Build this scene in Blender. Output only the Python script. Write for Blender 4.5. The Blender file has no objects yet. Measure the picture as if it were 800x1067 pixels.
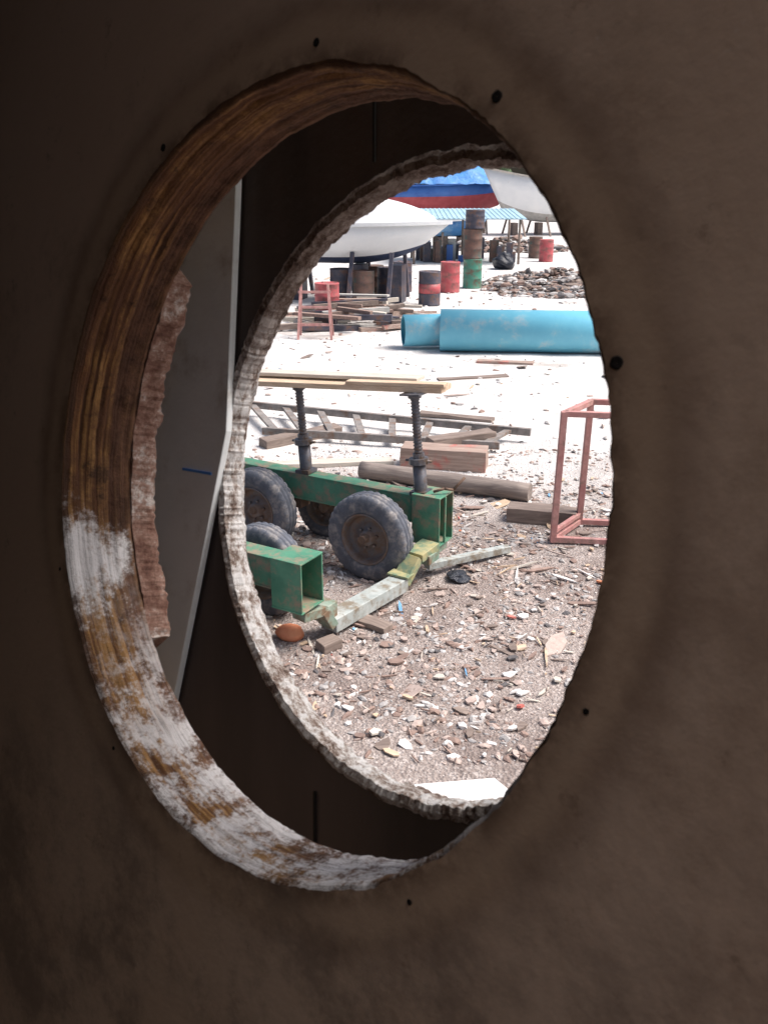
import bpy, bmesh, math, random
from mathutils import Vector, Matrix, noise as mn
random.seed(7)
sc = bpy.context.scene
R = math.radians

# ------------------------------------------------------------------ materials
class M:
    def __init__(s, name, rough=.7, metal=0.0, spec=.4):
        s.m = bpy.data.materials.new(name); s.m.use_nodes = True
        s.nt = s.m.node_tree; s.b = s.nt.nodes['Principled BSDF']
        s.b.inputs['Roughness'].default_value = rough
        s.b.inputs['Metallic'].default_value = metal
        s.b.inputs['Specular IOR Level'].default_value = spec
        s.tc = s.nt.nodes.new('ShaderNodeTexCoord')
        s.obj = s.tc.outputs['Object']
    def n(s, t): return s.nt.nodes.new(t)
    def l(s, a, b): s.nt.links.new(a, b)
    def setin(s, inp, v):
        if hasattr(v, 'links') or isinstance(v, bpy.types.NodeSocket): s.l(v, inp)
        else: inp.default_value = v
    def mapping(s, scale=(1,1,1), rot=(0,0,0), vec=None):
        k = s.n('ShaderNodeMapping'); s.l(vec or s.obj, k.inputs[0])
        k.inputs['Scale'].default_value = scale; k.inputs['Rotation'].default_value = rot
        return k.outputs[0]
    def noise(s, scale=5, detail=6, rough=.6, vec=None, dist=0):
        k = s.n('ShaderNodeTexNoise'); s.l(vec or s.obj, k.inputs['Vector'])
        k.inputs['Scale'].default_value = scale; k.inputs['Detail'].default_value = detail
        k.inputs['Roughness'].default_value = rough; k.inputs['Distortion'].default_value = dist
        return k.outputs['Fac']
    def voro(s, scale=5, out='Color', vec=None, feat='F1'):
        k = s.n('ShaderNodeTexVoronoi'); s.l(vec or s.obj, k.inputs['Vector'])
        k.feature = feat
        k.inputs['Scale'].default_value = scale
        return k.outputs[out]
    def math(s, op, a, b=0.0, clamp=False):
        k = s.n('ShaderNodeMath'); k.operation = op; k.use_clamp = clamp
        s.setin(k.inputs[0], a); s.setin(k.inputs[1], b); return k.outputs[0]
    def smooth(s, v, lo, hi):
        k = s.n('ShaderNodeMapRange'); k.interpolation_type = 'SMOOTHSTEP'
        s.setin(k.inputs['Value'], v)
        k.inputs['From Min'].default_value = lo; k.inputs['From Max'].default_value = hi
        return k.outputs[0]
    def xyz(s, vec=None):
        k = s.n('ShaderNodeSeparateXYZ'); s.l(vec or s.obj, k.inputs[0]); return k.outputs
    def ramp(s, fac, stops):
        k = s.n('ShaderNodeValToRGB'); s.l(fac, k.inputs[0]); e = k.color_ramp.elements
        while len(e) < len(stops): e.new(.5)
        for i, (p, c) in enumerate(stops):
            e[i].position = p; e[i].color = (c[0], c[1], c[2], 1)
        return k.outputs[0]
    def mix(s, f, a, b, mode='MIX'):
        k = s.n('ShaderNodeMix'); k.data_type = 'RGBA'; k.blend_type = mode
        s.setin(k.inputs[0], f)
        for i, v in ((6, a), (7, b)):
            if isinstance(v, tuple): k.inputs[i].default_value = (v[0], v[1], v[2], 1)
            else: s.l(v, k.inputs[i])
        return k.outputs[2]
    def color(s, c): s.l(c, s.b.inputs['Base Color'])
    def bump(s, h, strength=.3, dist=.01):
        k = s.n('ShaderNodeBump'); s.l(h, k.inputs['Height'])
        k.inputs['Strength'].default_value = strength; k.inputs['Distance'].default_value = dist
        s.l(k.outputs[0], s.b.inputs['Normal'])

def basic(name, c1, c2, scale=6, rough=.7, metal=0, bump=.3, dist=.005, dirt=None, damt=.5, dscale=3, stretch=(1,1,1), spec=.4):
    m = M(name, rough, metal, spec)
    v = m.mapping(stretch)
    f = m.noise(scale, 8, .65, v)
    c = m.ramp(f, [(.32, c1), (.68, c2)])
    if dirt:
        g = m.smooth(m.noise(dscale, 8, .7), 1-damt-.12, 1-damt+.08)
        c = m.mix(g, c, dirt)
    m.color(c)
    m.bump(m.noise(scale*6, 6, .6, v), bump, dist)
    return m.m

def wood(name, c1, c2, axis=0, scale=6, dirt=None, damt=.4):
    m = M(name, .75)
    s = [14, 14, 14]; s[axis] = 1.2
    v = m.mapping(tuple(s))
    f = m.noise(scale*.3, 8, .65, v, 1.0)
    c = m.ramp(f, [(.3, c1), (.55, tuple((a+b)/2 for a, b in zip(c1, c2))), (.72, c2)])
    if dirt:
        c = m.mix(m.smooth(m.noise(3, 8, .7), 1-damt-.1, 1-damt+.1), c, dirt)
    m.color(c); m.bump(f, .5, .004)
    return m.m

MT = {}
MT['green'] = basic('green_painted_steel', (.05,.18,.115), (.10,.28,.18), 5, .55, 0, .25, .003, (.27,.21,.15), .44, 7)
MT['green2'] = basic('worn_green_steel', (.14,.24,.18), (.34,.38,.32), 6, .6, 0, .3, .003, (.2,.13,.08), .45, 7)
MT['greysteel'] = basic('grey_weathered_steel', (.32,.36,.35), (.52,.55,.53), 7, .55, .1, .3, .003, (.24,.2,.15), .42, 8)
MT['yellow'] = basic('yellow_green_paint', (.34,.31,.14), (.48,.42,.24), 7, .6, 0, .3, .003, (.16,.24,.16), .5, 8)
MT['rust'] = basic('rusty_steel', (.09,.06,.05), (.2,.13,.09), 12, .8, .2, .4, .003)
MT['thread'] = basic('jack_steel', (.08,.085,.1), (.18,.18,.2), 15, .5, .5, .3, .002, (.14,.09,.06), .42, 9)
MT['darkin'] = basic('box_shade_dark', (.03,.035,.03), (.06,.07,.06), 8, .8)
MT['rubber'] = basic('tyre_rubber', (.065,.072,.09), (.12,.13,.16), 9, .7, 0, .3, .003, (.27,.25,.24), .42, 7)
MT['rim'] = basic('wheel_rim_steel', (.12,.12,.13), (.28,.25,.24), 9, .6, .2, .3, .002, (.18,.12,.09), .5, 9)
MT['plank'] = wood('pale_plank_wood', (.48,.33,.22), (.74,.61,.46), 0)
MT['plank2'] = wood('grey_plank_wood', (.44,.4,.35), (.7,.64,.56), 0)
MT['timber'] = wood('old_timber', (.24,.17,.14), (.50,.38,.32), 0, dirt=(.5,.12,.1), damt=.36)
MT['timber2'] = wood('dark_timber', (.14,.105,.09), (.34,.27,.23), 0)
MT['log'] = wood('weathered_log', (.15,.12,.11), (.38,.32,.28), 0)
MT['redframe'] = basic('faded_red_steel', (.42,.18,.17), (.58,.33,.30), 8, .6, 0, .3, .003, (.30,.19,.16), .4, 9)
MT['pipe'] = basic('cyan_plastic_pipe', (.15,.48,.64), (.20,.56,.70), 2, .4, 0, .1, .003, (.46,.58,.62), .36, 2)
MT['pipein'] = basic('pipe_inside', (.04,.24,.34), (.06,.28,.38), 2, .6)
MT['reddrum'] = basic('red_drum_paint', (.42,.07,.08), (.54,.14,.15), 4, .5, 0, .2, .004, (.22,.1,.09), .42, 4)
MT['darkdrum'] = basic('black_drum_paint', (.045,.045,.065), (.10,.10,.13), 4, .5, 0, .2, .004, (.17,.09,.06), .4, 4)
MT['greendrum'] = basic('green_drum_paint', (.06,.24,.17), (.10,.32,.24), 4, .5, 0, .2, .004, (.16,.1,.07), .42, 4)
MT['rustdrum'] = basic('rusty_drum', (.09,.07,.065), (.22,.12,.09), 5, .7, 0, .3, .004, (.07,.12,.11), .4, 3)
MT['white'] = basic('white_gelcoat', (.74,.76,.77), (.82,.83,.83), 1.5, .35, 0, .05, .003, (.6,.6,.58), .3, 2)
MT['whiteboard'] = basic('white_board', (.72,.73,.74), (.82,.82,.81), 3, .6, 0, .1, .003, (.5,.47,.42), .3, 4)
MT['bluehull'] = basic('blue_hull_paint', (.03,.10,.34), (.05,.15,.43), 2, .4)
MT['tarp'] = basic('blue_tarpaulin', (.03,.15,.46), (.08,.3,.64), 1.2, .5, 0, .6, .06, (.25,.45,.66), .38, .8)
MT['ltroof'] = basic('pale_blue_roof', (.28,.46,.56), (.42,.58,.66), 2, .5, 0, .2, .01)
MT['redhull'] = basic('red_antifouling', (.28,.04,.05), (.40,.08,.09), 2, .6)
MT['navy'] = basic('navy_antifouling', (.02,.03,.07), (.04,.06,.12), 2, .7)
MT['bag'] = basic('black_plastic', (.012,.014,.02), (.03,.035,.05), 3, .35, 0, .8, .03)
MT['concrete'] = basic('concrete', (.35,.34,.32), (.55,.53,.5), 4, .9, 0, .4, .01)
MT['glass'] = basic('dark_window', (.02,.025,.03), (.03,.035,.04), 2, .15)
MT['foliage'] = basic('foliage', (.04,.07,.035), (.08,.12,.06), 2, .9, 0, .5, .05)
MT['st_grey'] = basic('stone_grey', (.30,.28,.27), (.47,.45,.44), 20, .9)
MT['st_tan'] = basic('stone_tan', (.36,.28,.25), (.54,.44,.39), 20, .9)
MT['st_white'] = basic('stone_pale', (.55,.52,.50), (.74,.71,.69), 20, .9)
MT['st_brown'] = basic('stone_brown', (.21,.145,.125), (.34,.24,.20), 20, .9)
MT['st_dark'] = basic('stone_dark', (.07,.065,.07), (.15,.14,.14), 20, .9)
MT['d_blue'] = basic('scrap_blue', (.1,.3,.55), (.25,.45,.65), 9, .6)
MT['d_orange'] = basic('scrap_orange', (.6,.17,.08), (.75,.32,.17), 9, .7)
MT['d_red'] = basic('scrap_red', (.42,.1,.08), (.55,.18,.15), 9, .7)

# ------------------------------------------------------------------ mesh utils
def link(o, parent=None):
    sc.collection.objects.link(o)
    if parent: o.parent = parent
    return o
def empty(name, loc=(0,0,0), rot=(0,0,0), matrix=None):
    e = bpy.data.objects.new(name, None); e.empty_display_size = .2
    sc.collection.objects.link(e)
    if matrix is not None: e.matrix_world = matrix
    else: e.location = loc; e.rotation_euler = rot
    return e
def obj(name, bm, mat, parent=None, smooth=False, bevel=0, loc=None, rot=None):
    me = bpy.data.meshes.new(name); bmesh.ops.recalc_face_normals(bm, faces=bm.faces)
    bm.to_mesh(me); bm.free()
    mats = mat if isinstance(mat, (list, tuple)) else [mat]
    for m in mats: me.materials.append(m)
    if smooth:
        for p in me.polygons: p.use_smooth = True
    o = bpy.data.objects.new(name, me); link(o, parent)
    if loc: o.location = loc
    if rot: o.rotation_euler = rot
    if bevel:
        b = o.modifiers.new('b', 'BEVEL'); b.width = bevel; b.segments = 2; b.limit_method = 'ANGLE'
    return o
def addbox(bm, x0, x1, y0, y1, z0, z1, mi=0, mtx=None):
    vs = [bm.verts.new((x, y, z)) for x in (x0, x1) for y in (y0, y1) for z in (z0, z1)]
    if mtx is not None:
        for v in vs: v.co = mtx @ v.co
    for f in ((0,1,3,2),(4,6,7,5),(0,4,5,1),(2,3,7,6),(0,2,6,4),(1,5,7,3)):
        fc = bm.faces.new([vs[i] for i in f]); fc.material_index = mi
def frame_from(p0, p1, up=(0,0,1)):
    p0 = Vector(p0); p1 = Vector(p1); x = (p1-p0).normalized(); u = Vector(up)
    y = u.cross(x).normalized(); z = x.cross(y)
    m = Matrix((x, y, z)).transposed().to_4x4(); m.translation = p0
    return m, (p1-p0).length
def addbeam(bm, p0, p1, w, h, mi=0, up=(0,0,1)):
    m, L = frame_from(p0, p1, up)
    addbox(bm, 0, L, -w/2, w/2, -h/2, h/2, mi, m)
def addrev(bm, prof, mtx, seg=32, mi=0, cap=False, mod=None, smooth=True):
    rings = []
    for k, (a, r) in enumerate(prof):
        ring = []
        for i in range(seg):
            t = 2*math.pi*i/seg
            rr = r*(mod(k, i) if mod else 1)
            ring.append(bm.verts.new(mtx @ Vector((a, rr*math.cos(t), rr*math.sin(t)))))
        rings.append(ring)
    for A, B in zip(rings, rings[1:]):
        for i in range(seg):
            f = bm.faces.new((A[i], A[(i+1)%seg], B[(i+1)%seg], B[i])); f.material_index = mi; f.smooth = smooth
    if cap:
        for r in (rings[0], rings[-1]):
            f = bm.faces.new(r); f.material_index = mi
def addtube(bm, p0, p1, r, seg=20, mi=0, cap=True):
    m, L = frame_from(p0, p1, (0,0,1) if abs((Vector(p1)-Vector(p0)).normalized().z) < .95 else (1,0,0))
    addrev(bm, [(0, r), (L, r)], m, seg, mi, cap)

# ------------------------------------------------------------------ camera
cam_d = bpy.data.cameras.new('camera'); cam = bpy.data.objects.new('camera', cam_d); sc.collection.objects.link(cam)
cam.location = (0, 0, 3.1)
PITCH = 20.4
cam.rotation_euler = (R(90-PITCH), 0, 0)
cam_d.sensor_fit = 'VERTICAL'; cam_d.sensor_height = 24; cam_d.lens = 20.78
cam_d.clip_start = .01; cam_d.clip_end = 2000
cam_d.dof.use_dof = True; cam_d.dof.focus_distance = 5; cam_d.dof.aperture_fstop = 26
sc.camera = cam

# ------------------------------------------------------------------ world / sun
w = bpy.data.worlds.new('World'); sc.world = w; w.use_nodes = True
nt = w.node_tree; bg = nt.nodes['Background']
sky = nt.nodes.new('ShaderNodeTexSky'); sky.sky_type = 'NISHITA'; sky.sun_disc = False
sun_el, sun_az = R(58), R(92)
sky.sun_elevation = sun_el; sky.sun_rotation = sun_az
sky.air_density = 1.0; sky.dust_density = 6.0; sky.ozone_density = 1.0
nt.links.new(sky.outputs[0], bg.inputs[0]); bg.inputs[1].default_value = .15
sd = bpy.data.lights.new('sun', 'SUN'); so = bpy.data.objects.new('sun', sd); sc.collection.objects.link(so)
sd.energy = 4.6; sd.angle = R(30); sd.color = (1, .965, .94)
dirv = Vector((math.sin(sun_az)*math.cos(sun_el), math.cos(sun_az)*math.cos(sun_el), math.sin(sun_el)))
so.rotation_euler = dirv.to_track_quat('Z', 'Y').to_euler()
so.location = (20, 20, 30)
sc.view_settings.view_transform = 'Standard'; sc.view_settings.look = 'None'; sc.view_settings.exposure = 0

# ------------------------------------------------------------------ ground
def gz(x, y):
    return mn.noise(Vector((x*.35, y*.35, 0)))*.03 + mn.noise(Vector((x*1.7, y*1.7, 5)))*.014
bm = bmesh.new()
def axis(lo, dense0, dense1, hi, step):
    v = []; x = dense0
    while x <= dense1: v.append(x); x += step
    s = step; x = dense1
    while x < hi: s *= 1.25; x += s; v.append(x)
    s = step; x = dense0
    while x > lo: s *= 1.25; x -= s; v.insert(0, x)
    return v
xs = axis(-500, -4, 5, 500, .12); ys = axis(-120, 2.5, 14, 900, .12)
grid = [[bm.verts.new((x, y, gz(x, y) if abs(x) < 60 and y < 90 else 0)) for x in xs] for y in ys]
for j in range(len(ys)-1):
    for i in range(len(xs)-1):
        bm.faces.new((grid[j][i], grid[j][i+1], grid[j+1][i+1], grid[j+1][i]))
g = M('yard_ground', .95, 0, .2)
px, py, pz = g.xyz()
nb = g.noise(.6, 8, .7)
far = g.smooth(g.math('ADD', py, g.math('MULTIPLY', g.math('SUBTRACT', nb, .5), 6)), 7.2, 11.2)
fine = g.noise(34, 10, .85)
vc = g.voro(60, 'Color')
peb = g.xyz(vc)[0]
near = g.ramp(fine, [(.25, (.17,.135,.12)), (.5, (.34,.285,.26)), (.75, (.54,.48,.45))])
near = g.mix(g.smooth(peb, .6, .95), near, (.52,.46,.43))
near = g.mix(g.smooth(g.noise(1.3, 8, .75), .44, .60), near, g.mix(.6, near, (.18,.135,.12)))
farc = g.ramp(g.noise(3.2, 10, .75), [(.25, (.50,.47,.45)), (.45, (.69,.665,.645)), (.7, (.76,.75,.74))])
farc = g.mix(g.smooth(g.noise(.35, 6, .7), .56, .66), farc, (.50,.46,.43))
g.color(g.mix(far, near, farc))  # far yard paled in its colour to stand in for overexposed light
g.bump(g.math('ADD', g.noise(30, 8, .75), g.voro(50, 'Distance')), .8, .02)
obj('ground', bm, g.m, smooth=True)

ico = bmesh.new(); bmesh.ops.create_icosphere(ico, subdivisions=1, radius=1)
iv = [v.co.copy() for v in ico.verts]; ifc = [[v.index for v in f.verts] for f in ico.faces]; ico.free()
def stones(name, n, region, smin, smax, mats, weights, flat=.6, power=3, dens=None, zoff=None):
    V = []; F = []; MI = []
    for k in range(n):
        for _ in range(20):
            x = random.uniform(region[0], region[1]); y = random.uniform(region[2], region[3])
            if dens is None or random.random() < dens(x, y): break
        s = smin + (smax-smin)*random.random()**power
        q = Matrix.Rotation(random.uniform(0, 6.28), 3, 'Z') @ Matrix.Rotation(random.uniform(-.4, .4), 3, 'X')
        sx, sy, sz = s*random.uniform(.7, 1.5), s*random.uniform(.35, 1), s*flat*random.uniform(.4, 1.1)
        b = len(V); z = gz(x, y) + (zoff(x, y) if zoff else 0)
        for v in iv:
            j = random.uniform(.65, 1.25)
            p = q @ Vector((v.x*sx*j, v.y*sy*j, v.z*sz*j))
            V.append((x+p.x, y+p.y, z+sz*.3+p.z))
        mi = random.choices(range(len(mats)), weights)[0]
        for f in ifc: F.append([b+i for i in f]); MI.append(mi)
    me = bpy.data.meshes.new(name); me.from_pydata(V, [], F)
    for m in mats: me.materials.append(m)
    me.polygons.foreach_set('material_index', MI)
    o = bpy.data.objects.new(name, me); sc.collection.objects.link(o); return o
SM = [MT['st_grey'], MT['st_tan'], MT['st_white'], MT['st_brown'], MT['st_dark']]
onboard = lambda x, y: (.0 < x < .82 and 3.2 < y < 4.2)
stones('gravel', 23000, (-2.2, 4.2, 3.0, 10.5), .004, .042, SM, (5, 5, 2.2, 4, 1.0), power=4.5,
       dens=lambda x, y: 0 if onboard(x, y) else (1.0 if y < 8.2 else .5)*(.15 + .85*(mn.noise(Vector((x*1.3, y*1.3, 2))) > -.05)))
stones('yard_stones', 4500, (-12, 12, 9.5, 34), .01, .07, SM, (3, 3, 4, 3, 1), power=4)

def scraps(name, n, region, smin, smax, stick=.5, power=2.2):
    bm = bmesh.new()
    mats = [MT['timber2'], MT['plank'], MT['st_white'], MT['d_blue'], MT['d_orange'], MT['st_dark'], MT['plank2'], MT['d_red'], MT['st_brown'], MT['st_tan']]
    wts = (5, 4, 3.4, .3, .15, 1.0, 4, .3, 6, 6)
    for _ in range(n):
        x = random.uniform(region[0], region[1]); y = random.uniform(region[2], region[3])
        if onboard(x, y): continue
        L = smin+(smax-smin)*random.random()**power
        wd = L*random.uniform(.05, .16) if random.random() < stick else L*random.uniform(.3, .7)
        h = random.uniform(.004, .014)
        mtx = Matrix.Translation((x, y, gz(x, y)+.008+h)) @ Matrix.Rotation(random.uniform(0, 6.28), 4, 'Z') @ Matrix.Rotation(random.uniform(-.25, .25), 4, 'Y') @ Matrix.Rotation(random.uniform(-.25, .25), 4, 'X')
        mi = random.choices(range(len(mats)), wts)[0]
        k = 6; ring = []
        for i in range(k):
            a = 2*math.pi*i/k; rj = random.uniform(.6, 1.15)
            ring.append((math.cos(a)*L/2*rj, math.sin(a)*wd/2*rj*1.1))
        top = [bm.verts.new(mtx @ Vector((p[0], p[1], h/2))) for p in ring]
        bot = [bm.verts.new(mtx @ Vector((p[0]*1.04, p[1]*1.04, -h/2))) for p in ring]
        for f in [bm.faces.new(top), bm.faces.new(bot)]+[bm.faces.new((top[i], top[(i+1)%k], bot[(i+1)%k], bot[i])) for i in range(k)]: f.material_index = mi
    return obj(name, bm, mats)
scraps('wood_chips', 3000, (-1.8, 3.5, 3.2, 9.4), .015, .13)
scraps('broken_sticks', 170, (-.8, 3.2, 4.6, 9.4), .08, .34, stick=.85, power=1.6)
scraps('scattered_debris', 420, (-9, 11, 9, 33), .05, .5)

# ------------------------------------------------------------------ boat cabin the view is taken from
n_out = Vector((.682, .685, -.255)).normalized()
uax = Vector((.731, -.639, .238))
uax = (uax - n_out*uax.dot(n_out)).normalized()
vup = n_out.cross(uax).normalized()
if vup.z < 0: vup = -vup
C = Vector((-.053, .342, 2.987))
mat = Matrix((uax, vup, n_out)).transposed().to_4x4(); mat.translation = C
cabin = empty('wooden_boat_cabin', matrix=mat)
RH = .159
def hole_plate(name, z0, z1, x0, x1, y0, y1, rad, mats, rev_steps=6, seg=256, revfn=None):
    bm = bmesh.new()
    def outer(t):
        c, s = math.cos(t), math.sin(t)
        k = 1e9
        if c > 1e-6: k = min(k, x1/c)
        if c < -1e-6: k = min(k, x0/c)
        if s > 1e-6: k = min(k, y1/s)
        if s < -1e-6: k = min(k, y0/s)
        return k
    fr = [0, .01, .03, .08, .2, .5, 1]
    def ring(fn): return [bm.verts.new(fn(2*math.pi*i/seg)) for i in range(seg)]
    def strip(A, B, mi, sm=False):
        for i in range(seg):
            f = bm.faces.new((A[i], A[(i+1)%seg], B[(i+1)%seg], B[i])); f.material_index = mi; f.smooth = sm
    def rr(t, k): return rad + (revfn(t, k) if revfn else 0)
    def P(t, r, z): return (r*math.cos(t), r*math.sin(t), z)
    rev = []
    for s in range(rev_steps+1):
        k = s/rev_steps
        rev.append(ring(lambda t: P(t, rr(t, k), z0+(z1-z0)*k)))
    for a, b in zip(rev, rev[1:]): strip(a, b, 1, True)
    for z, k, base in ((z0, 0, rev[0]), (z1, 1, rev[-1])):
        prev = base
        for q in fr[1:]:
            cur = ring(lambda t: P(t, rr(t, k)*(1-q)+outer(t)*q, z))
            strip(prev, cur, 0); prev = cur
        if k == 0: o0 = prev
        else: strip(o0, prev, 0)
    return obj(name, bm, mats, cabin)

m = M('lining_paint', .5, 0, .35)
X, Y, Z = m.xyz()
rad = m.math('SQRT', m.math('ADD', m.math('MULTIPLY', X, X), m.math('MULTIPLY', Y, Y)))
wob = m.math('MULTIPLY', m.math('SUBTRACT', m.noise(11, 8, .65), .5), .022)
rw = m.math('ADD', rad, wob)
base = m.ramp(m.noise(4, 8, .6), [(.3, (.54,.38,.265)), (.7, (.66,.49,.365))])
ringm = m.math('SUBTRACT', 1, m.smooth(rw, .174, .186))
base = m.mix(m.math('MULTIPLY', ringm, .45), base, (.42,.28,.17))
edge = m.math('MULTIPLY', m.smooth(rw, .172, .180), m.math('SUBTRACT', 1, m.smooth(rw, .180, .194)))
base = m.mix(m.math('MULTIPLY', m.math('MULTIPLY', edge, m.smooth(m.noise(7, 6, .6), .3, .65)), .5), base, (.17,.10,.065))
g1 = m.math('MULTIPLY', m.math('SUBTRACT', 1, m.smooth(rad, .159, .171)), m.smooth(m.noise(26, 8, .75), .38, .58))
base = m.mix(m.math('MULTIPLY', g1, .8), base, (.13,.075,.045))
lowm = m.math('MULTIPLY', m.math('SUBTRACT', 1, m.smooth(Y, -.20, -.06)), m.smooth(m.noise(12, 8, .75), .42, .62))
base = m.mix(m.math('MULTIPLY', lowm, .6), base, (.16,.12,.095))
st = m.smooth(m.noise(7, 10, .8), .50, .68)
base = m.mix(m.math('MULTIPLY', st, .45), base, (.27,.17,.11))
st2 = m.smooth(m.noise(38, 8, .8), .58, .68)
base = m.mix(m.math('MULTIPLY', st2, .45), base, (.22,.14,.09))
st3 = m.smooth(m.noise(60, 8, .8), .64, .70)
base = m.mix(m.math('MULTIPLY', st3, .35), base, (.7,.62,.52))
m.color(base)
m.bump(m.math('ADD', m.noise(150, 4, .6), m.math('MULTIPLY', m.noise(9, 4, .5), 1.5)), .22, .001)
lining_m = m.m
m = M('plywood_edge', .8, 0, .15)
X, Y, Z = m.xyz()
lay = m.noise(1.0, 3, .5, m.mapping((7, 7, 300)))
fibre = m.noise(1.0, 6, .7, m.mapping((60, 60, 700)))
c = m.ramp(lay, [(.38, (.05,.024,.012)), (.47, (.18,.085,.035)), (.55, (.42,.235,.09)), (.68, (.25,.13,.05))])
c = m.mix(m.math('MULTIPLY', m.smooth(fibre, .45, .7), .4), c, (.10,.05,.028))
c = m.mix(m.math('MULTIPLY', m.smooth(m.noise(9, 12, .85), .42, .56), .8), c, (.12,.058,.035))
c = m.mix(m.math('MULTIPLY', m.smooth(m.noise(48, 8, .8), .54, .64), .75), c, (.045,.027,.02))
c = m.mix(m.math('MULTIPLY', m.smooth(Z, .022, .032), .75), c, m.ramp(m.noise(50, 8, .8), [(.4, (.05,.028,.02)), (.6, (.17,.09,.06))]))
rim = m.math('SUBTRACT', 1, m.smooth(m.math('ADD', Z, m.math('MULTIPLY', m.math('SUBTRACT', m.noise(20, 6, .7), .5), .006)), .001, .004))
c = m.mix(m.math('MULTIPLY', rim, .7), c, (.11,.065,.045))
nn = m.noise(34, 12, .85)
n2 = m.noise(8, 6, .7)
low = m.math('SUBTRACT', 1, m.smooth(m.math('ADD', Y, m.math('MULTIPLY', m.math('SUBTRACT', n2, .5), .18)), -.14, -.06))
wh = m.math('MULTIPLY', m.math('MULTIPLY', low, m.smooth(nn, .44, .54)), .92)
c = m.mix(wh, c, (.72,.69,.68))
d1 = m.n('ShaderNodeVectorMath'); d1.operation = 'DISTANCE'; m.l(m.obj, d1.inputs[0]); d1.inputs[1].default_value = (-.156, -.040, .012)
pt = m.math('SUBTRACT', 1, m.smooth(m.math('ADD', d1.outputs['Value'], m.math('MULTIPLY', m.math('SUBTRACT', nn, .5), .12)), .012, .028))
c = m.mix(pt, c, (.82,.80,.79))
m.color(c)
m.bump(m.math('ADD', lay, m.noise(90, 6, .7)), .9, .003)
ply_m = m.m
m = M('rough_frame_wood', .85, 0, .2)
c = m.ramp(m.noise(34, 12, .85), [(.36, (.08,.038,.03)), (.46, (.22,.115,.085)), (.54, (.36,.23,.18)), (.60, (.66,.60,.56))])
m.color(c); m.bump(m.noise(60, 8, .75), 1, .004)
rough_m = m.m
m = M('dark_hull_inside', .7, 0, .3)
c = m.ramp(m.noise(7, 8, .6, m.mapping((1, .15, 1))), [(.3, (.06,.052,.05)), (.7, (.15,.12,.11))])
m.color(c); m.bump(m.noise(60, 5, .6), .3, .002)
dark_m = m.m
m = M('splintered_hull_edge', .85, 0, .2)
nz = m.noise(1.0, 12, .85, m.mapping((60, 60, 110)))
c = m.ramp(nz, [(.38, (.06,.04,.03)), (.44, (.22,.15,.12)), (.49, (.48,.42,.38)), (.53, (.80,.78,.77))])
X, Y, Z = m.xyz()
c = m.mix(m.math('MULTIPLY', m.smooth(m.math('ADD', Y, m.math('MULTIPLY', X, .6)), -.05, .06), .8), c, m.ramp(nz, [(.36, (.06,.04,.03)), (.48, (.20,.14,.115)), (.60, (.45,.37,.32))]))
m.color(c); m.bump(nz, 1, .004)
edge_m = m.m
pale_m = basic('pale_painted_strip', (.66,.70,.71), (.77,.80,.80), 12, .6, 0, .2, .002, (.46,.44,.41), .36, 14)

def rv1(t, k): return .0012*mn.noise(Vector((math.cos(t)*9, math.sin(t)*9, k*8))) + .0007*mn.noise(Vector((math.cos(t)*50, math.sin(t)*50, k*6))) + (.0016 if k == 0 else 0) + (.001 if k > .55 else 0) + (.0012 if .2 < k < .3 else 0)
hole_plate('lining_panel', 0, .040, -1.0, 2.2, -1.15, .85, RH, [lining_m, ply_m], 20, seg=420, revfn=rv1)
def rv2(t, k):
    p = Vector((math.cos(t)*9, math.sin(t)*9, k*1.5)); q = Vector((math.cos(t)*40, math.sin(t)*40, k*5)); r_ = Vector((math.cos(t)*110, math.sin(t)*110, k*5))
    return .0020*mn.noise(p) + .0014*mn.noise(q) + .0009*mn.noise(r_)
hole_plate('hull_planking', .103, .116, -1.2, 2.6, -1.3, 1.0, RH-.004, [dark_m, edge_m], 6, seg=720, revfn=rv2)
bm = bmesh.new(); seg = 720; prev = None; first = None
for i in range(seg):
    t = 2*math.pi*i/seg; a = mn.noise(Vector((math.cos(t)*12, math.sin(t)*12, 3))); b_ = mn.noise(Vector((math.cos(t)*45, math.sin(t)*45, 9))); d_ = mn.noise(Vector((math.cos(t)*120, math.sin(t)*120, 1)))
    ro = RH+.0022+.0022*a+.0012*b_+.0008*d_; rm = RH-.0012+.0014*b_+.0008*d_; ri = RH-.0062+.0016*a+.0014*b_+.0008*d_
    ring = [bm.verts.new((r*math.cos(t), r*math.sin(t), z)) for r, z in ((ro, .1028), (ro-.0006, .1008+.0008*b_), (rm, .0995+.0008*d_), (ri+.001, .1002+.0006*b_), (ri-.0003, .106), (ri+.001, .113))]
    if prev:
        for k in range(5): bm.faces.new((prev[k], prev[k+1], ring[k+1], ring[k]))
    else: first = ring
    prev = ring
for k in range(5): bm.faces.new((prev[k], prev[k+1], first[k+1], first[k]))
obj('opening_lip', bm, edge_m, cabin)
bm = bmesh.new(); N = 200; prevr = None
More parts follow.
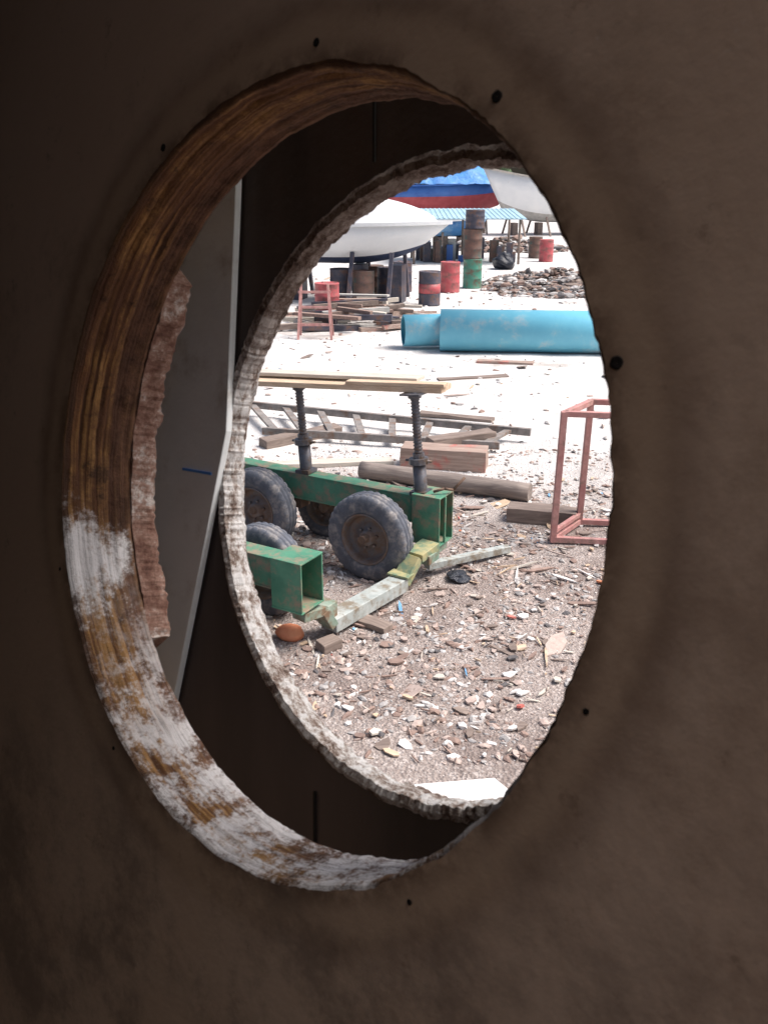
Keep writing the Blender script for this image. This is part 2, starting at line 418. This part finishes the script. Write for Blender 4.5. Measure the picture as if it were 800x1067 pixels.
for i in range(N+1):
    t = R(138) + R(72)*i/N
    fade = min(1, i/20, (N-i)/20)
    r = RH + .006 - .006*fade + .0018*mn.noise(Vector((t*9, 0, 3))) + .0010*mn.noise(Vector((t*60, 1, 3)))
    zt = .056+.003*mn.noise(Vector((t*14, 4, 3)))+.0016*mn.noise(Vector((t*60, 4, 3)))
    ring = [bm.verts.new((rr*math.cos(t), rr*math.sin(t), z)) for rr, z in ((r+.035, .0405), (r, .0405), (r+.0005+.001*mn.noise(Vector((t*50, 3, 3))), .046), (r+.001*mn.noise(Vector((t*60, 7, 3))), .051), (r+.0008, zt), (r+.035, zt+.001))]
    if prevr:
        for a in range(6): bm.faces.new((prevr[a], prevr[(a+1)%6], ring[(a+1)%6], ring[a]))
    else: bm.faces.new(ring)
    prevr = ring
bm.faces.new(prevr)
obj('packing_piece', bm, rough_m, cabin)
bm = bmesh.new()
pl = [(-.128, .34), (-.137, .17), (-.146, .035), (-.172, -.045), (-.203, -.138), (-.25, -.30), (-.33, -.30), (-.30, .34)]
f = bm.faces.new([bm.verts.new((x, y, .0960)) for x, y in pl]); r_ = bmesh.ops.extrude_face_region(bm, geom=[f])
for v in r_['geom']:
    if isinstance(v, bmesh.types.BMVert): v.co.z = .1005
obj('painted_strip', bm, pale_m, cabin, bevel=.0006)
bm = bmesh.new(); addbeam(bm, (-.190, .014, .0954), (-.160, .010, .0954), .0016, .0008)
obj('blue_pencil_mark', bm, basic('blue_crayon', (.06,.22,.6), (.12,.32,.7), 50, .7), cabin)
bm = bmesh.new()
addbox(bm, -.075, -.0735, -.60, -.166, .1012, .1022); addbox(bm, -.03, -.0285, .166, .60, .1012, .1022)
obj('plank_seams', bm, basic('seam_compound', (.012,.011,.01), (.03,.027,.025), 20, .9), cabin)
bm = bmesh.new()
for ang, rr_ in ((44, .168), (10, .1645), (113, .166), (77, .168), (-25, .168), (-60, .169), (-130, .168), (-165, .168)):
    t = R(ang); mt = Matrix.Translation((rr_*math.cos(t), rr_*math.sin(t), 0)) @ Matrix.Rotation(R(90), 4, 'Y')
    s = random.uniform(.0013, .0018) if ang > 0 else .0010
    if ang in (10, 44): s = .0020
    addrev(bm, [(-.001, s*1.02), (.0003, s), (.0001, s*.6), (.0001, .0001)], mt, 20, mod=lambda k, i: 1+.18*mn.noise(Vector((math.cos(i*.31)*2, math.sin(i*.31)*2, ang))))
obj('screw_hole_discs', bm, basic('screw_hole_shade', (.010,.008,.006), (.022,.016,.013), 60, .9), cabin)  # dark discs set slightly proud, painting the shade of the drilled holes
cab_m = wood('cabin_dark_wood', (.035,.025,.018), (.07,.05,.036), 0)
cab_l = wood('cabin_varnished_wood', (.34,.22,.13), (.5,.34,.22), 0)
def cbox(nm, mm, *a):
    bm = bmesh.new(); addbox(bm, *a); obj(nm, bm, mm, cabin)
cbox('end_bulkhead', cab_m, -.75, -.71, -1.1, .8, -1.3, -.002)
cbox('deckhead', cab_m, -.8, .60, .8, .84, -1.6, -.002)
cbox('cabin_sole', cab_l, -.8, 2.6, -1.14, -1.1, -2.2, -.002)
cbox('light_block_panel', cab_m, -.70, .40, -1.09, .79, -.36, -.33)  # unseen panel added to keep light off the left of the lining
cbox('side_light_block', cab_m, 1.60, 1.64, -1.09, .79, -.60, -.002)  # unseen board added to cut the low light from the right

# ------------------------------------------------------------------ trailer
tr = empty('boat_trailer', (.45, 6.753, 0), (0, 0, R(-30.5)))
def tyre(name, x, y, r=.375, wdt=.2):
    e = empty(name, (x, y, r-.01)); e.parent = tr; k_ = r/.375
    mtx = Matrix.Rotation(R(90), 4, 'Z') @ Matrix.Scale(k_, 4)
    bm = bmesh.new(); h = wdt/2
    prof = [(-h*.80, .215), (-h*.95, .235), (-h*1.0, .27), (-h*.98, .31), (-h*.90, .342), (-h*.80, .362), (-h*.66, .372),
            (-h*.5, .374), (-h*.46, .364), (-h*.40, .364), (-h*.36, .375), (-h*.06, .376), (-h*.03, .366), (h*.03, .366), (h*.06, .376),
            (h*.36, .375), (h*.40, .364), (h*.46, .364), (h*.5, .374), (h*.66, .372), (h*.80, .362), (h*.90, .342), (h*.98, .31), (h*1.0, .27), (h*.95, .235), (h*.80, .215)]
    def mod(k, i):
        if prof[k][1] > .355 and (abs(prof[k][0]) > h*.48) and i % 3 == 0: return .975
        return 1
    addrev(bm, prof, mtx, 108, 0, mod=mod)
    obj('tyre', bm, MT['rubber'], e)
    bm = bmesh.new()
    for s in (-1, 1):
        addrev(bm, [(s*h*.80, .222), (s*h*.95, .222), (s*h*.97, .214), (s*h*.85, .205), (s*h*.6, .195), (s*h*.3, .188), (s*h*.12, .18),
                    (s*h*.12, .12), (s*h*.3, .105), (s*h*.34, .07), (s*h*.75, .062), (s*h*.8, .05), (s*h*.8, .001)], mtx, 48, 0)
    for k in range(6):
        t = k*math.pi/3+.3
        for s in (-1, 1):
            addtube(bm, (.088*math.cos(t), s*h*.3, .088*math.sin(t)), (.088*math.cos(t), s*h*.55, .088*math.sin(t)), .012, 6)
    obj('rim', bm, MT['rim'], e)
tyre('wheel_1', -.50, -.26)
tyre('wheel_2', -1.70, -.20)
tyre('wheel_3', -1.34, .34, r=.30)
tyre('wheel_4', -.86, -1.20, r=.36)
tyre('wheel_5', -.86, -1.92)
tyre('wheel_6', -1.9, -1.20)
tyre('wheel_7', -1.9, -1.92)
def chan(bm, x0, x1, y0, y1, z0, z1, t=.014):
    addbox(bm, x0, x1, y0, y1, z1-t, z1)
    addbox(bm, x0, x1, y0, y1, z0, z0+t)
    addbox(bm, x0+.001, x1-.001, y0+.004, y0+.004+t, z0+t, z1-t)
    addbox(bm, x0+.001, x1-.001, y1-.004-t, y1-.004, z0+t, z1-t)
bm = bmesh.new()
chan(bm, -3.6, -.24, .04, .20, .43, .67)
chan(bm, -.26, .0, 0, .26, .27, .70)
addbox(bm, -.015, 0.004, .10, .12, .285, .685)
obj('side_beam_1', bm, MT['green'], tr, bevel=.004)
bm = bmesh.new()
chan(bm, -3.6, -.47, -1.60, -1.44, .43, .67)
chan(bm, -.46, -.20, -1.65, -1.38, .32, .70)
obj('side_beam_2', bm, MT['green'], tr, bevel=.004)
bm = bmesh.new()
addbox(bm, -.2, -.19, .02, .24, .29, .68); addbox(bm, -.42, -.41, -1.63, -1.40, .34, .68)
obj('box_shade_plates', bm, MT['darkin'], tr)  # near-black plates put the shade inside the open box ends into colour
pts = [(-.28, -1.58, .27), (-.24, -1.38, .25), (-.22, -1.30, .10), (-.12, -.42, .10), (-.09, -.26, .27), (-.06, -.02, .30)]
bm = bmesh.new()
for a, b, mi, wd, hh in zip(pts, pts[1:], (1, 1, 0, 2, 2), (.13, .15, .15, .15, .17), (.07, .07, .11, .07, .07)):
    addbeam(bm, a, b, wd, hh, mi)
addbox(bm, -.22, -.03, -.47, -.36, .16, .18, 2)
obj('cross_member', bm, [MT['greysteel'], MT['green2'], MT['yellow']], tr, bevel=.005)
bm = bmesh.new()
addbox(bm, -.32, -.18, -1.36, -1.24, .13, .27)
addbox(bm, -.17, .02, -.20, -.02, .19, .27)
addbox(bm, -.14, -.02, .02, .2, .20, .268)
obj('brackets', bm, MT['green2'], tr, bevel=.006)
inv = tr.rotation_euler.to_matrix().transposed()
def T(p): q = Vector(p)-Vector((.45, 6.753, 0)); return inv @ q
bm = bmesh.new(); addbeam(bm, T((.36, 6.78, .1)), T((1.10, 7.25, .06)), .07, .06)
obj('draw_bar', bm, MT['greysteel'], tr, bevel=.004)
bm = bmesh.new()
addtube(bm, (-.5, -.4, .375), (-.5, .25, .375), .035, 14); addtube(bm, (-1.70, -.3, .375), (-1.5, .4, .375), .035, 14)
addtube(bm, (-.86, -2.0, .375), (-.86, -1.1, .375), .035, 14); addtube(bm, (-1.9, -2.0, .375), (-1.9, -1.1, .375), .035, 14)
addbox(bm, -.58, -.42, .05, .19, .34, .428); addbox(bm, -1.62, -1.42, .05, .19, .34, .428)
addbox(bm, -.94, -.78, -1.59, -1.45, .34, .428); addbox(bm, -1.98, -1.82, -1.59, -1.45, .34, .428)
addbeam(bm, (-3.2, .06, .5), (-3.2, -1.45, .5), .14, .16)
obj('axles', bm, MT['rust'], tr)
def jack(name, x, y, ztop, lean):
    e = empty(name, (x, y, .67)); e.parent = tr
    e.rotation_euler = lean
    bm = bmesh.new(); up = Matrix.Rotation(R(-90), 4, 'Y')
    addbox(bm, -.07, .07, -.07, .07, 0.002, .035)
    addrev(bm, [(.03, .055), (.26, .055), (.262, .04)], up, 20, cap=False)
    addrev(bm, [(.262, .035), (.262, .082), (.31, .082), (.312, .05), (.35, .05), (.35, .03)], up, 12, smooth=False)
    addtube(bm, (-.12, 0, .285), (.12, 0, .285), .011, 8)
    prof = []; z = .3
    while z < ztop: prof += [(z, .031), (z+.009, .040), (z+.018, .031)]; z += .027
    addrev(bm, prof, up, 16)
    addrev(bm, [(ztop-.06, .03), (ztop-.05, .055), (ztop-.02, .055), (ztop-.02, .001)], up, 16)
    addbox(bm, -.09, .09, -.09, .09, ztop-.021, ztop-.008)
    obj('screw_jack', bm, MT['thread'], e)
jack('jack_1', -.23, .11, .86, (0, R(-5), 0))
jack('jack_2', -1.39, .11, .80, (0, R(-4), 0))
jack('jack_3', -2.7, .11, .74, (0, R(-4), 0))
bm = bmesh.new()
addbeam(bm, T((.50, 7.00, 1.555)), T((-1.75, 7.98, 1.43)), .24, .045, 0)
addbeam(bm, T((.30, 7.16, 1.60)), T((-1.45, 7.98, 1.50)), .17, .03, 1)
addbeam(bm, T((.49, 6.93, 1.595)), T((-.3, 7.27, 1.55)), .10, .03, 0)
obj('support_planks', bm, [MT['plank'], MT['plank2']], tr, bevel=.004)
bm = bmesh.new()
pp = [(-.1, .08, .72), (-.02, .12, .75), (.03, .18, .73), (.10, .25, .83)]
for a, b in zip(pp, pp[1:]): addtube(bm, a, b, .012, 8)
obj('handle_rod', bm, MT['rust'], tr)

# ------------------------------------------------------------------ things behind the trailer
e = empty('steel_ladder', (0, 11, 0))
bm = bmesh.new()
A0, A1 = Vector((-2.1, 1.35, .16)), Vector((1.85, -.15, .14)); B0, B1 = Vector((-1.55, .0, .12)), Vector((1.4, -.62, .1))
addbeam(bm, A0, A1, .06, .09); addbeam(bm, B0, B1, .06, .09)
for k in range(8):
    t = .06+k*.125; a = A0.lerp(A1, t); b = B0.lerp(B1, t); addbeam(bm, a, b, .09, .035)
obj('rails_and_rungs', bm, basic('ladder_steel', (.16,.15,.145), (.32,.29,.27), 9, .7, .1, .3, .003, (.2,.12,.08), .4, 6), e)
def block(name, p0, p1, w_, h, m_, tilt=0):
    mtx, L = frame_from(p0, p1); o = empty(name, matrix=mtx)
    bm = bmesh.new(); addbox(bm, 0, L, -w_/2, w_/2, 0, h)
    bmesh.ops.subdivide_edges(bm, edges=bm.edges[:], cuts=4, use_grid_fill=True)
    for v in bm.verts: v.co += Vector([mn.noise(v.co*5+Vector((i*7, 0, 0)))*.014 for i in range(3)])
    obj('timber', bm, m_, o, bevel=.006)
block('timber_block', (.22, 9.95, .0), (1.18, 9.75, .0), .3, .24, MT['timber'])
block('timber_block', (.55, 10.35, .0), (1.35, 10.75, .0), .2, .2, MT['timber2'])
block('timber_block', (1.22, 8.15, 0), (1.85, 7.98, 0), .22, .15, MT['timber2'])
block('timber_block', (-1.5, 10.6, 0), (-.6, 11.3, 0), .2, .12, MT['timber2'])
block('wooden_board', (-1.8, 9.8, 0), (.1, 10.0, 0), .18, .05, MT['plank2'])
block('wooden_board', (.5, 12.3, 0), (1.5, 11.9, 0), .16, .05, MT['timber2'])
block('wooden_board', (.9, 14.6, 0), (2.1, 14.9, 0), .16, .04, MT['timber2'])
block('wooden_board', (1.7, 16.2, 0), (2.7, 16.0, 0), .2, .05, MT['timber'])
block('timber_offcut', (-.16, 5.95, 0), (.04, 5.80, 0), .12, .05, MT['timber2'])
block('timber_offcut', (-.45, 5.50, 0), (-.33, 5.60, 0), .11, .08, MT['timber2'])
mtx, L = frame_from((-.25, 9.42, .10), (1.50, 8.62, .11)); e = empty('log', matrix=mtx)
bm = bmesh.new()
prof = [(L*i/14, .095+.012*mn.noise(Vector((i*.7, 3, 1)))) for i in range(15)]
addrev(bm, prof, Matrix(), 28, cap=True, mod=lambda k, i: 1+.05*mn.noise(Vector((math.cos(i*.22)*2, math.sin(i*.22)*2, k*.3))))
obj('trunk', bm, MT['log'], e)
bm = bmesh.new(); bmesh.ops.create_icosphere(bm, subdivisions=3, radius=.085)
for v in bm.verts: v.co *= 1+.2*mn.noise(v.co*14); v.co.x *= 1.25; v.co.z *= .7
obj('orange_float', bm, MT['d_orange'], smooth=True, loc=(-.68, 5.72, .04))
bm = bmesh.new(); bmesh.ops.create_icosphere(bm, subdivisions=3, radius=.09)
for v in bm.verts: v.co *= 1+.7*mn.noise(v.co*12); v.co.z *= .4
obj('plastic_scrap', bm, MT['bag'], loc=(.62, 6.72, .03))
e = empty('red_steel_frame', (1.54, 7.50, 0)); bm = bmesh.new()
W = Vector((.72, -.10, 0)); D = Vector((.33, .45, 0)); H = Vector((0, 0, 1.22)); O0 = Vector((0, 0, .02))
c4 = [O0, O0+W, O0+W+D, O0+D]; lean = Vector((.02, 0, 0))
for c_ in c4: addbeam(bm, c_, c_+H+lean, .055, .055, up=(0, 1, 0))
for zz in (.03, 1.2):
    for a, b in zip(c4, c4[1:]+c4[:1]):
        up_ = Vector((0, 0, zz)); addbeam(bm, a+up_+lean*zz, b+up_+lean*zz, .05, .05)
addbeam(bm, c4[0]+Vector((0, 0, .10)), c4[3]+Vector((0, 0, .10)), .04, .04)
obj('frame', bm, MT['redframe'], e, bevel=.004)
bm = bmesh.new()
vs = [bm.verts.new(p) for p in ((.06, -.03, .06), (.62, .04, .06), (.80, -.22, .05), (.30, -.75, .04))]
f = bm.faces.new(vs); r_ = bmesh.ops.extrude_face_region(bm, geom=[f])
for v in r_['geom']:
    if isinstance(v, bmesh.types.BMVert): v.co.z -= .03
obj('white_board', bm, MT['whiteboard'], loc=(-.02, 3.98, .0))

def pipe(name, p0, p1, r):
    mtx, L = frame_from(p0, p1); e = empty(name, matrix=mtx); bm = bmesh.new()
    addrev(bm, [(0, r-.03), (0, r), (L, r), (L, r-.03)], Matrix(), 48, 0)
    addrev(bm, [(0, r-.03), (L, r-.03)], Matrix(), 48, 1)
    obj('pipe_wall', bm, [MT['pipe'], MT['pipein']], e)
pipe('water_pipe', (1.10, 17.45, .40), (7.0, 16.9, .40), .40)
pipe('water_pipe', (.38, 17.75, .34), (2.6, 18.05, .34), .31)

def drum(name, x, y, m_, z=0, band=None, h=.88, r=.29, tilt=(0, 0, 0)):
    e = empty(name, (x, y, z), tilt); bm = bmesh.new(); up = Matrix.Rotation(R(-90), 4, 'Y')
    addrev(bm, [(.02, .001), (.02, r-.01), (0, r), (.02, r+.006), (.03, r), (h*.33-.02, r), (h*.33, r+.01), (h*.33+.02, r), (h*.66-.02, r), (h*.66, r+.01), (h*.66+.02, r),
                (h-.03, r), (h-.02, r+.006), (h, r), (h-.02, r-.01), (h-.02, .001)], up, 36, 0)
    ms = [m_]
    if band:
        addrev(bm, [(h*.36, r+.001), (h*.36, r+.004), (h*.64, r+.004), (h*.64, r+.001)], up, 36, 1); ms.append(band)
    addrev(bm, [(h-.02, .035), (h-.005, .035), (h-.005, .001)], up @ Matrix.Translation((0, .15, .1)), 12, 0)
    obj('drum_body', bm, ms, e)
drum('oil_drum', 1.22, 24.4, MT['darkdrum'], band=MT['reddrum'])
drum('oil_drum', 1.98, 27.4, MT['reddrum'])
drum('oil_drum', 2.75, 28.5, MT['greendrum'])
drum('oil_drum', 2.73, 28.52, MT['rustdrum'], z=.885)
drum('oil_drum', 2.78, 28.5, MT['darkdrum'], z=1.77, h=.55)
drum('oil_drum', 6.75, 38.4, MT['reddrum'])
drum('oil_drum', 6.6, 40.3, MT['rustdrum'])
drum('oil_drum', -1.35, 21.5, MT['reddrum'])
drum('oil_drum', .55, 27.5, MT['darkdrum'])
drum('oil_drum', -.3, 26.2, MT['rustdrum'])
bm = bmesh.new(); bmesh.ops.create_icosphere(bm, subdivisions=4, radius=.42)
for v in bm.verts:
    v.co *= 1+.35*mn.noise(v.co*3.5); v.co.z *= .8
    if v.co.z > .15: v.co.x *= .7; v.co.y *= .7
    if v.co.z < -.25: v.co.z = -.25
obj('rubbish_bag', bm, MT['bag'], smooth=True, loc=(4.6, 35, .26))

def heap(name, cx, cy, rx, ry, h, n, smin, smax):
    def zo(x, y):
        d = ((x-cx)/rx)**2+((y-cy)/ry)**2
        return max(0, h*(1-d))*(.6+.6*mn.noise(Vector((x*1.5, y*1.5, 0))))
    stones(name, n, (cx-rx, cx+rx, cy-ry, cy+ry), smin, smax, [MT['st_dark'], MT['st_brown'], MT['st_grey'], MT['st_white'], MT['timber2']], (4, 4, 4, 1.5, 3),
           flat=.5, power=3, dens=lambda x, y: 1 if ((x-cx)/rx)**2+((y-cy)/ry)**2 < 1+.5*mn.noise(Vector((x, y, 4))) else 0, zoff=zo)
heap('rubble_pile', 5.3, 28.5, 2.3, 2.8, .6, 3600, .03, .2)
heap('rubble_pile', 9.6, 31, 2.6, 2.6, .8, 1800, .04, .26)
heap('rubble_pile', 5.8, 45, 3.5, 2.0, .6, 900, .05, .32)
e = empty('timber_pile', (-.7, 21.6, 0)); bm = bmesh.new()
for k in range(70):
    a = random.uniform(-.5, .6); L = random.uniform(.4, 1.9); x = random.uniform(-1.6, 1.5); y = random.uniform(-1.8, 1.4); z = random.uniform(.04, .5)*max(.1, 1-abs(x)/1.8)
    addbeam(bm, (x-L/2*math.cos(a), y-L/2*math.sin(a), z), (x+L/2*math.cos(a), y+L/2*math.sin(a), z+random.uniform(-.08, .08)), random.uniform(.06, .2), random.uniform(.03, .12), random.randrange(6))
obj('timbers', bm, [MT['timber2'], MT['plank2'], MT['concrete'], MT['st_brown'], MT['timber'], MT['darkdrum']], e)
e = empty('red_trestle', (-1.45, 19.0, 0)); bm = bmesh.new()
for sx in (-.35, .35):
    addbeam(bm, (sx, -.3, 0), (sx*.8, 0, 1.1), .05, .05, up=(0, 1, 0)); addbeam(bm, (sx, .3, 0), (sx*.8, 0, 1.1), .05, .05, up=(0, 1, 0))
for zz in (.3, .65, .95): addbeam(bm, (-.34, -.3*(1-zz/1.1), zz), (.34, -.3*(1-zz/1.1), zz), .04, .05)
obj('frame', bm, MT['redframe'], e)

# ------------------------------------------------------------------ boats
def boat(name, loc, rotz, L, B, H, mats, keel=.35, transom=.8, rake=.12, sheer=.3, boot=2):
    e = empty(name, loc, (0, 0, rotz)); bm = bmesh.new(); NS = 26
    secs = []
    for i in range(NS+1):
        t = i/NS
        hb = B/2*(transom+(1-transom)*math.sin(min(1, t/.45)*math.pi/2))*(1-max(0, (t-.45)/.55)**2.3)
        zs = H*(1+sheer*max(0, (t-.35)/.65)**2)
        zk = keel*(max(0, (t-.6)/.4)**2.2)*H*.9
        row = []
        for q, (fy, fz) in enumerate(((0, 0), (.35, .06), (.68, .2), (.86, .38), (.95, .62), (1, 1))):
            z = zk+(zs-zk)*fz
            flare = 1-(1-fz)*.35*t
            row.append((L*t - L*rake*(1-fz)*t**3, hb*fy*flare, z))
        secs.append(row)
    for s in (1, -1):
        vv = [[bm.verts.new((x, y*s, z)) for x, y, z in row] for row in secs]
        for A, Bv in zip(vv, vv[1:]):
            for q in range(5):
                f = bm.faces.new((A[q], A[q+1], Bv[q+1], Bv[q])); f.smooth = True
                f.material_index = 1 if q < boot else 0
        bm.faces.new(vv[0])
        if s == 1: dk = [r[-1] for r in vv]
        else:
            for (a, b), (c_, d_) in zip(zip(dk, dk[1:]), zip([r[-1] for r in vv], [r[-1] for r in vv][1:])):
                f = bm.faces.new((a, b, d_, c_)); f.material_index = 2
    bmesh.ops.remove_doubles(bm, verts=bm.verts, dist=.0008)
    obj('hull', bm, mats, e)
    bm = bmesh.new()
    for s in (1, -1):
        pr = None
        for row in secs:
            x, y, z = row[-1]
            if pr: addbeam(bm, (pr[0], pr[1]*s, pr[2]), (x, y*s, z+.0), .07, .09)
            pr = (x, y, z)
    obj('gunwale', bm, mats[3] if len(mats) > 3 else mats[0], e)
    return e
def house(parent, x0, x1, hw, z0, z1, m_, win=True, round_=.1):
    bm = bmesh.new()
    vs = []
    for x, w_, z in ((x0, hw, z0), (x1, hw*.75, z0), (x0+.05, hw*.9, z1), (x1-(z1-z0)*.8, hw*.65, z1)):
        vs.append([bm.verts.new((x, w_*s, z)) for s in (-1, 1)])
    a, b, c_, d_ = vs
    for q in ((a[0], b[0], d_[0], c_[0]), (a[1], c_[1], d_[1], b[1]), (a[0], c_[0], c_[1], a[1]), (b[0], b[1], d_[1], d_[0]), (c_[0], d_[0], d_[1], c_[1]), (a[0], a[1], b[1], b[0])): bm.faces.new(q)
    obj('cabin_top', bm, m_, parent, bevel=round_)
    if win:
        bm = bmesh.new()
        for s in (-1, 1):
            for k in range(3):
                xa = x0+.15*(x1-x0)+k*(x1-x0)*.2; h_ = z1-z0
                addbox(bm, xa, xa+(x1-x0)*.14, s*hw*.86-.06, s*hw*.86+.06, z0+h_*.35, z0+h_*.75)
        obj('windows', bm, MT['glass'], parent)
def props(parent, L, B, z0, m_):
    bm = bmesh.new()
    for x in (L*.15, L*.4, L*.65, L*.8):
        for s in (-1, 1):
            addbeam(bm, (x, s*B*.5, -z0), (x, s*B*.3, .35), .1, .1, up=(0, 1, 0))
        addbox(bm, x-.16, x+.16, -.3, .3, -z0, -.003)
    obj('cradle', bm, m_, parent)
b1 = boat('motorboat', (-5.2, 26.4, 1.0), R(-14), 7.2, 2.5, 1.05, [MT['white'], MT['navy'], MT['white'], MT['white']], sheer=.05, keel=.45, boot=2)
bm = bmesh.new(); nx, ny = 28, 14; vv = []
for i in range(nx+1):
    u = i/nx; x = 1.4+5.5*u; row = []
    hw = 1.16*(1-max(0, (u-.35)/.65)**2.2); hh = .78*math.sin(math.pi*min(1, (u*.93+.07)))**.55 if u < 1 else 0
    for j in range(ny+1):
        v = j/ny*2-1; row.append(bm.verts.new((x, hw*v, 1.04+hh*max(0, 1-abs(v)**3)**.6)))
    vv.append(row)
for i in range(nx):
    for j in range(ny): bm.faces.new((vv[i][j], vv[i+1][j], vv[i+1][j+1], vv[i][j+1]))
obj('coach_roof', bm, MT['white'], b1, smooth=True)
props(b1, 7.2, 2.5, 1.0, MT['darkdrum'])
drum('oil_drum', -1.2, 25.2, MT['darkdrum']); drum('oil_drum', -.55, 24.6, MT['rustdrum']); drum('oil_drum', .1, 25.6, MT['darkdrum'])
b2 = boat('fishing_boat', (16.6, 60, .75), R(194), 11.0, 3.8, 2.3, [MT['white'], MT['concrete'], MT['white'], MT['plank2']], sheer=.4, keel=.4, boot=2)
house(b2, 1.5, 5.5, 1.3, 2.1, 4.0, MT['white'])
props(b2, 11, 3.8, .75, MT['timber2'])
b3 = boat('blue_boat', (-3.2, 60, 1.15), R(3), 12.0, 3.8, 1.75, [MT['bluehull'], MT['redhull'], MT['bluehull'], MT['bluehull']], sheer=.22, boot=4)
props(b3, 12, 3.8, 1.15, MT['timber2'])
def tarp(name, loc, L, Wd, H0, rot=0, m_=None, parent=None):
    bm = bmesh.new(); nx, ny = 40, 14; vv = []
    for i in range(nx+1):
        row = []
        for j in range(ny+1):
            u = i/nx; v = j/ny*2-1
            z = H0*(1-abs(v)**1.3)*(.8+.2*abs(math.sin(u*9.4))) + .10*mn.noise(Vector((u*14, v*3, 0)))
            if u > .8: z *= 1-(u-.8)*3
            row.append(bm.verts.new((u*L, v*Wd/2, z)))
        vv.append(row)
    for i in range(nx):
        for j in range(ny): bm.faces.new((vv[i][j], vv[i+1][j], vv[i+1][j+1], vv[i][j+1]))
    return obj(name, bm, m_ or MT['tarp'], smooth=True, loc=loc, rot=(0, 0, rot), parent=parent)
tarp('cover', (2.6, 0, 1.85), 7.5, 3.5, 1.5, parent=b3)
b4 = boat('dinghy', (1.2, 47, .5), R(8), 4.2, 1.6, .8, [MT['tarp'], MT['navy'], MT['white'], MT['white']], boot=1)
props(b4, 4.2, 1.6, .5, MT['timber2'])
e = empty('open_shelter', (1.2, 37, 0)); bm = bmesh.new()
for x in (0, 2.2, 4.2):
    for y in (0, 3.2): addtube(bm, (x, y, 0), (x, y, 1.72+.24*y/3), .05, 10)
obj('posts', bm, MT['timber2'], e)
bm = bmesh.new(); addbox(bm, -.2, 4.4, -.3, 3.6, 1.75, 1.79)
for k in range(24): addbox(bm, -.19+k*.19, -.13+k*.19, -.29, 3.59, 1.792, 1.81)
obj('roof', bm, MT['ltroof'], e, rot=(R(4), 0, 0))
bm = bmesh.new()
for k in range(34):
    x = random.uniform(.0, 4.2); y = random.uniform(.5, 2.8); s = random.uniform(.12, .35); addbox(bm, x, x+s, y, y+s, 0.01, random.uniform(.2, 1.0), random.randrange(5), Matrix.Rotation(random.uniform(-.05, .05), 4, 'Z'))
obj('stored_goods', bm, [MT['timber2'], MT['darkdrum'], MT['rustdrum'], MT['bluehull'], MT['concrete']], e)
def shed(name, x, y, wx, wy, h, wall, roof):
    e = empty(name, (x, y, 0)); bm = bmesh.new()
    addbox(bm, 0, wx, 0, wy, 0, h)
    obj('walls', bm, wall, e)
    bm = bmesh.new()
    vs = [bm.verts.new(p) for p in ((-.4, -.4, h+.01), (wx+.4, -.4, h+.01), (wx+.4, wy/2, h+2), (-.4, wy/2, h+2), (wx+.4, wy+.4, h+.01), (-.4, wy+.4, h+.01))]
    bm.faces.new((vs[0], vs[1], vs[2], vs[3])); bm.faces.new((vs[3], vs[2], vs[4], vs[5])); bm.faces.new((vs[0], vs[3], vs[5])); bm.faces.new((vs[1], vs[4], vs[2]))
    obj('roof', bm, roof, e)
    bm = bmesh.new()
    for k in range(int(wx/4)): addbox(bm, 1+k*4, 3+k*4, -.03, .02, 1.2, 2.4)
    obj('windows', bm, MT['glass'], e)
shed('boatyard_shed', -34, 95, 26, 12, 5, MT['concrete'], MT['rustdrum'])
shed('boatyard_shed', 18, 105, 30, 12, 4.5, MT['concrete'], MT['ltroof'])
bm = bmesh.new()
for k in range(2600):
    cx = random.randrange(26); X0 = -110+cx*9+math.sin(cx*3)*3; Y0 = 140+8*math.sin(cx*1.7); hh = 6+2.5*math.sin(cx*2.3)
    d = Vector((random.gauss(0, 1), random.gauss(0, 1), random.gauss(0, 1))).normalized()*random.uniform(.6, 1)
    p = Vector((X0+d.x*4.5, Y0+d.y*4, hh*.62+d.z*hh*.42)); s = random.uniform(.5, 1.1)
    a = Vector((random.gauss(0, 1), random.gauss(0, 1), random.gauss(0, 1))).normalized(); b = a.orthogonal().normalized()
    bm.faces.new([bm.verts.new(p+v_) for v_ in (a*s, b*s, -a*s, -b*s)])
for cx in range(26):
    X0 = -110+cx*9+math.sin(cx*3)*3; Y0 = 140+8*math.sin(cx*1.7); addtube(bm, (X0, Y0, 0), (X0, Y0, 4), .3, 8)
obj('distant_trees', bm, MT['foliage'])
print('DONE')
